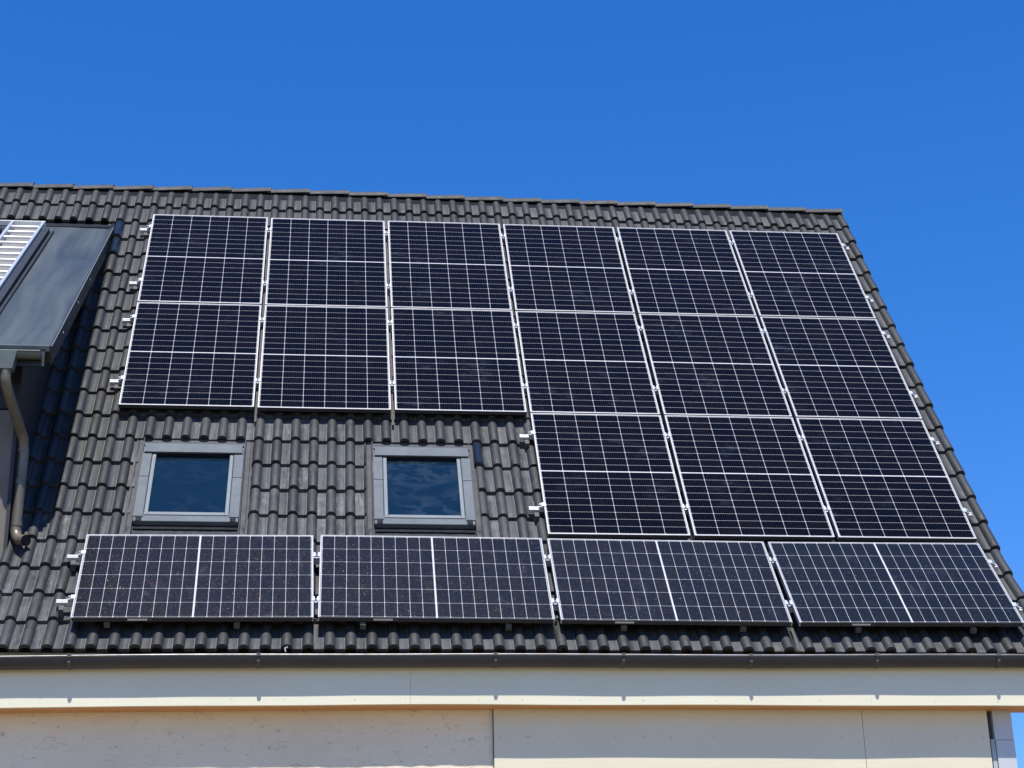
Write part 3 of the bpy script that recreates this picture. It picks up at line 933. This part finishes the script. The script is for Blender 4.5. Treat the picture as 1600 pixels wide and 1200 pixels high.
# landscape row, tilted flatter with the eaves kick
LTOP, LTILT, LX, LG = -5.2686, 0.099, -0.0479, 0.0435
def LM(u, t_, w, rot=0.0):
    a = PHI - LTILT
    top = RW(u, LTOP, 0)
    p = top + Vector((0, -math.cos(a), -math.sin(a))) * t_ + Vector((0, -math.sin(a), math.cos(a))) * w
    M = roofM(u, LTOP, 0, rot, LTILT)
    M.translation = p
    return M
LLAB = ['crosswise solar panel at the left end of the bottom row, with speckled glinting glass',
        'crosswise solar panel below the right skylight, second from left in the bottom row',
        'crosswise solar panel third from left in the bottom row, near the eaves',
        'crosswise solar panel at the right end of the bottom row, beside the verge']
proto2 = None
adj = [(-0.004, 0.015), (0.010, -0.006), (-0.004, -0.006), (-0.004, 0.010)]
GL = 'crosswise solar panels in the bottom row'
for i in range(4):
    u = LX + i * (PHt + LG) + PHt / 2
    M = LM(u, PW / 2 - adj[i][0], 0.0, adj[i][1]) @ Matrix.Rotation(-math.pi / 2, 4, 'Z')
    if proto2 is None: proto2 = make_panel(LLAB[i], M, True, M_CELL2, GL)
    else: dup(proto2, M, LLAB[i])

# ------------------------------------------------------------------ mounting rails with clamps and hooks
def clamp_mb(end, sx=1):
    k = MB()
    if end:      # end clamp: Z-shaped block at the panel edge with its bolt
        k.box(-0.004 if sx > 0 else -0.016, 0.016 if sx > 0 else 0.004, -0.026, 0.026, -0.001, 0.004, bev=0.001)
        a, b_ = (-0.020, -0.002) if sx > 0 else (0.002, 0.020)
        a2, b2 = (-0.040, -0.018) if sx > 0 else (0.018, 0.040)
        k.box(a, b_, -0.024, 0.024, -0.034, 0.0042, bev=0.001)
        k.box(a2, b2, -0.022, 0.022, -0.034, -0.006, bev=0.002)
        k.tube([(a2 + 0.011, 0, -0.006), (a2 + 0.011, 0, 0.006)], 0.009, 8, 1, smooth=False)
    else:
        k.box(-0.027, -0.009, -0.028, 0.028, 0.0008, 0.0048, bev=0.001); k.box(0.009, 0.027, -0.028, 0.028, 0.0008, 0.0048, bev=0.001)
        k.box(-0.0088, 0.0088, -0.026, 0.026, -0.020, -0.014)
        k.box(-0.0115, -0.0089, -0.027, 0.027, -0.020, 0.0046); k.box(0.0089, 0.0115, -0.027, 0.027, -0.020, 0.0046)
        k.tube([(0, 0, -0.014), (0, 0, 0.002)], 0.0078, 6, 1, smooth=False)
    return k
def rail(label, Mf, u0, u1, gaps, endl, endr, hooks, hook_rise, group='horizontal mounting rails under the panels'):
    M = Mf(u0)
    t = thing('mounting_rail', label, 'mounting rail', M, group)
    L = u1 - u0
    b = MB()
    # extruded rail with a slot on top
    b.box(0, L, -0.020, 0.020, -0.074, -0.044); b.box(0, L, -0.020, -0.006, -0.044, -0.0355); b.box(0, L, 0.006, 0.020, -0.044, -0.0355)
    b.build('rail_bar', M_ALU, t, local=True)
    for g in gaps:
        k = clamp_mb(False); off = Vector((g - u0, 0, 0))
        k.v = [p + off for p in k.v]
        k.build('mid_clamp', [M_CLAMP, M_BOLT], t, local=True)
    for (e, sx) in ((endl, 1), (endr, -1)):
        k = clamp_mb(True, sx); off = Vector((e - u0, 0, 0))
        k.v = [p + off for p in k.v]
        k.build('end_clamp', [M_CLAMP, M_BOLT], t, local=True)
    for h in hooks:
        k = MB(); x = h - u0
        wl = -0.105 - hook_rise
        k.box(x - 0.018, x + 0.018, -0.085, 0.18, wl, wl + 0.007)
        k.box(x - 0.018, x + 0.018, -0.092, -0.0852, wl, -0.05)
        k.box(x - 0.018, x + 0.018, -0.0850, -0.0205, -0.062, -0.054)
        k.build('roof_hook', M_HOOK, t, local=True)
        if hook_rise > 0.02 and h > 0:
            q = MB(); q.box(x - 0.021, x + 0.021, -0.262, -0.225, -0.088, -0.046, bev=0.003); q.box(x - 0.009, x + 0.009, -0.2245, -0.0205, -0.072, -0.062)
            q.build('rail_foot', M_STRIPBAR, t, local=True)
    return t
def gapu(c): return c * (PW + GX) - GX / 2
RR = 5 * (PW + GX) + PW
MFv = lambda v: (lambda u: roofM(u, v, 0))
L3 = 3 * (PW + GX)
for (v, u0, gaps, el, lab) in (
    (-0.250, -0.110, [1, 2, 3, 4, 5], 0.0, 'upper mounting rail behind the top row of panels, just below the ridge'),
    (-1.320, -0.112, [1, 2, 3, 4, 5], 0.0, 'lower mounting rail behind the top row of panels'),
    (-2.000, -0.108, [1, 2, 3, 4, 5], 0.0, 'upper mounting rail behind the middle row of panels'),
    (-3.040, -0.115, [1, 2, 3, 4, 5], 0.0, 'lower mounting rail behind the middle row, above the skylights'),
    (-3.785, L3 - 0.115, [4, 5], L3, 'short upper mounting rail behind the lower three panels, beside the right skylight'),
    (-4.820, L3 - 0.118, [4, 5], L3, 'short lower mounting rail behind the lower three panels'),
):
    hk = [u0 + 0.06] + [x * 1.2 + 0.7 for x in range(6) if x * 1.2 + 0.7 > u0 + 0.3]
    rail(lab, MFv(v), u0, RR + 0.075, [gapu(c) for c in gaps], el, RR, hk, 0.0)
def gapl(i): return LX + i * (PHt + LG) - LG / 2
LR = LX + 3 * (PHt + LG) + PHt
for (t_, lab) in ((0.275, 'upper mounting rail behind the bottom row of crosswise panels'), (0.885, 'lowest mounting rail, behind the bottom row of crosswise panels near the eaves')):
    MFl = (lambda tt: (lambda u: LM(u, tt, 0)))(t_)
    hk = [-0.13, 0.215, 1.135, 2.04, 3.10, 3.95, 4.84, 5.71, 6.59] if t_ > 0.5 else [-0.12, 1.4, 2.9, 4.4, 5.9]
    rail(lab, MFl, LX - 0.125, LR + 0.07, [gapl(i) for i in (1, 2, 3)], LX, LR, hk, 0.004 + t_ * 0.035)

# upright base rails that show in the slots between the panel columns
for (c, va, vb, lab) in (
    (1, -0.06, -3.575, 'upright base rail in the first slot from the left between the panels'),
    (2, -0.06, -3.590, 'upright base rail in the second slot from the left between the panels'),
    (3, -0.06, -3.560, 'upright base rail in the third slot from the left, ending by the right skylight'),
    ):
    u = gapu(c)
    t = thing('base_rail', lab, 'mounting rail', roofM(u, va, 0), 'upright base rails between the panel columns')
    b = MB(); b.box(-0.009, 0.009, vb - va, 0, -0.100, -0.0765)
    b.build('rail_bar', M_STRIPBAR, t, local=True)
    nfeet = max(3, int((va - vb) / 1.1))
    for i in range(nfeet):
        y = (vb - va) * (i + 0.5) / nfeet
        k = MB(); k.box(-0.022, 0.022, y - 0.03, y + 0.03, -0.114, -0.1005); k.build('rail_foot', M_HOOK, t, local=True)
# hooks whose strips hang out below the bottom row between the panels
for i, lab in ((1, 'thin metal strip hanging below the joint of the first and second bottom panels'), (2, 'thin metal strip hanging below the joint of the middle two bottom panels'), (3, 'thin metal strip hanging below the joint of the third and fourth bottom panels')):
    u = gapl(i)
    t = thing('hanging_strip', lab, 'metal strip', LM(u, PW - 0.10, 0), 'metal strips below the bottom row joints')
    b = MB(); b.box(-0.010, 0.010, -0.145, 0.0, -0.118, -0.112); b.box(-0.010, 0.010, -0.0, 0.006, -0.118, -0.075)
    b.hexa([(-0.010, -0.29, -0.138), (0.010, -0.29, -0.138), (0.010, -0.1452, -0.118), (-0.010, -0.1452, -0.118), (-0.010, -0.29, -0.132), (0.010, -0.29, -0.132), (0.010, -0.1452, -0.112), (-0.010, -0.1452, -0.112)])
    b.build('strip_bar', M_STRIPBAR, t, local=True)

# ------------------------------------------------------------------ ladder and collector on the dormer roof
def dormM(u, s, h):
    ex = Vector((1, 0, 0)); ey = -DT; ez = DN
    p = DR(u, s, h)
    return Matrix(((ex.x, ey.x, ez.x, p.x), (ex.y, ey.y, ez.y, p.y), (ex.z, ey.z, ez.z, p.z), (0, 0, 0, 1)))
lad = thing('roof_ladder', 'white metal ladder rack lying on the dormer roof at the left edge', 'ladder', dormM(-1.19, 0.2, 0.012))
HWL, LLEN = 0.148, 3.75
for sx in (-1, 1):
    b = MB(); b.box(sx * HWL - 0.0145, sx * HWL + 0.0145, -LLEN, 0.0, 0.005, 0.075, bev=0.003)
    b.build('ladder_stile', M_CLAMP, lad, local=True)
y = -0.13
i = 0
while y > -LLEN:
    b = MB(); b.tube([(-HWL + 0.015, y, 0.048), (HWL - 0.015, y, 0.048)], 0.014, 10)
    b.build('rung', M_WHITEMET, lad, local=True)
    y -= 0.232
b = MB(); b.box(-0.62, HWL + 0.02, 0.0005, 0.022, 0.03, 0.078); b.build('top_bar', M_WHITEMET, lad, local=True)
b = MB(); b.box(-HWL + 0.021, HWL - 0.021, -LLEN, -0.01, 0.0015, 0.006); b.build('base_tray', simple('pale tray sheet', (0.20, 0.19, 0.175), 0.5, 0.1, 0.15, 7), lad, local=True)
for (x, yy) in ((0.225, -0.14), (0.19, -0.09), (0.24, -0.11)):
    b = MB(); b.tube([(x, yy, 0.0), (x, yy, 0.022)], 0.010, 8); b.build('fixing_screw', M_SCREW, lad, local=True)
chn = MB(); T0 = lambda x, y, z: Vector((x, y, z))
chn.box(HWL + 0.022, HWL + 0.085, -LLEN - 0.1, -0.16, 0.003, 0.050)
chn.box(HWL + 0.105, HWL + 0.125, -LLEN - 0.1, -0.16, 0.003, 0.030)
chn.build('side_channel', M_TRIM, lad, local=True)
cl = thing('solar_collector', 'bluish glazed collector at the far left edge, left of the ladder rack', 'solar collector', dormM(-2.33, 0.55, 0.02))
b = MB()
for (a, c, d_, e) in ((-0.95, 0.95, -0.05, 0.0), (-0.95, 0.95, -3.0, -2.95)): b.box(a, c, d_, e, 0, 0.08, bev=0.004)
for (a, c) in ((-0.95, -0.90), (0.90, 0.95)): b.box(a, c, -2.9498, -0.0502, 0, 0.08, bev=0.004)
b.build('collector_frame', M_TRIM, cl, local=True)
b = MB(); b.box(-0.9, 0.9, -2.9498, -0.0502, 0.01, 0.066); b.build('collector_glass', M_COLL, cl, local=True)

# ------------------------------------------------------------------ ground
b = MB(); G = 2500.0
b.add([(-G, -G, 0), (G, -G, 0), (G, G, 0), (-G, G, 0)], [(0, 1, 2, 3)])
g = b.build('ground', M_GROUND)
g['kind'] = 'structure'

# ------------------------------------------------------------------ light, sky, camera
SD = Vector((0.03, 0.47, -1.0)).normalized()
elev = math.asin(-SD.z)
sun = bpy.data.lights.new('sun', 'SUN'); sun.energy = 4.0; sun.angle = rad(0.53); sun.color = (1.0, 0.955, 0.88)
so = bpy.data.objects.new('sun', sun); col.objects.link(so)
so.rotation_euler = SD.to_track_quat('-Z', 'Y').to_euler(); so.location = (0, -10, 30)
w = bpy.data.worlds.new('World'); sc.world = w; w.use_nodes = True
nt = w.node_tree
bg = nt.nodes['Background']
sky = nt.nodes.new('ShaderNodeTexSky'); sky.sky_type = 'NISHITA'; sky.sun_disc = False
sky.sun_elevation = elev; sky.sun_rotation = math.atan2(-SD.x, -SD.y)
sky.air_density = 1.0; sky.dust_density = 0.0; sky.ozone_density = 2.4; sky.altitude = 300
hs = nt.nodes.new('ShaderNodeHueSaturation'); hs.inputs['Saturation'].default_value = 1.37
mx = nt.nodes.new('ShaderNodeMix'); mx.data_type = 'RGBA'; mx.blend_type = 'MULTIPLY'; mx.inputs[0].default_value = 1.0
mx.inputs[7].default_value = (0.90, 0.895, 1.15, 1)
nt.links.new(sky.outputs[0], hs.inputs['Color']); nt.links.new(hs.outputs[0], mx.inputs[6]); nt.links.new(mx.outputs[2], bg.inputs['Color'])
bg.inputs['Strength'].default_value = 0.107

cam = bpy.data.cameras.new('camera'); co_ = bpy.data.objects.new('camera', cam); col.objects.link(co_)
cam.sensor_width = 36; cam.sensor_fit = 'HORIZONTAL'; cam.lens = 36 * 2982.716 / 1600
cam.clip_start = 0.1; cam.clip_end = 6000
R_ = Vector((0.99501417, -0.098, -0.021)); 
# camera axes fitted from the panel corners, in the roof frame
rows = [(0.99501417, -0.07223204, 0.06877022), (0.01924338, -0.53753596, -0.84302122), (0.09785961, 0.84014143, -0.53346591)]
def r2w(a): return Vector((a[0], a[1] * CP - a[2] * SP, a[1] * SP + a[2] * CP))
ax, ay_, az = [r2w(a) for a in rows]
pos = RW(1.7270894, -17.15331383, 8.97162747)
co_.matrix_world = Matrix(((ax.x, -ay_.x, -az.x, pos.x), (ax.y, -ay_.y, -az.y, pos.y), (ax.z, -ay_.z, -az.z, pos.z), (0, 0, 0, 1)))
sc.camera = co_
vs = sc.view_settings
vs.view_transform = 'Standard'; vs.look = 'None'; vs.exposure = 0.75; vs.gamma = 1.0; vs.use_curve_mapping = False
sc.cycles.max_bounces = 8
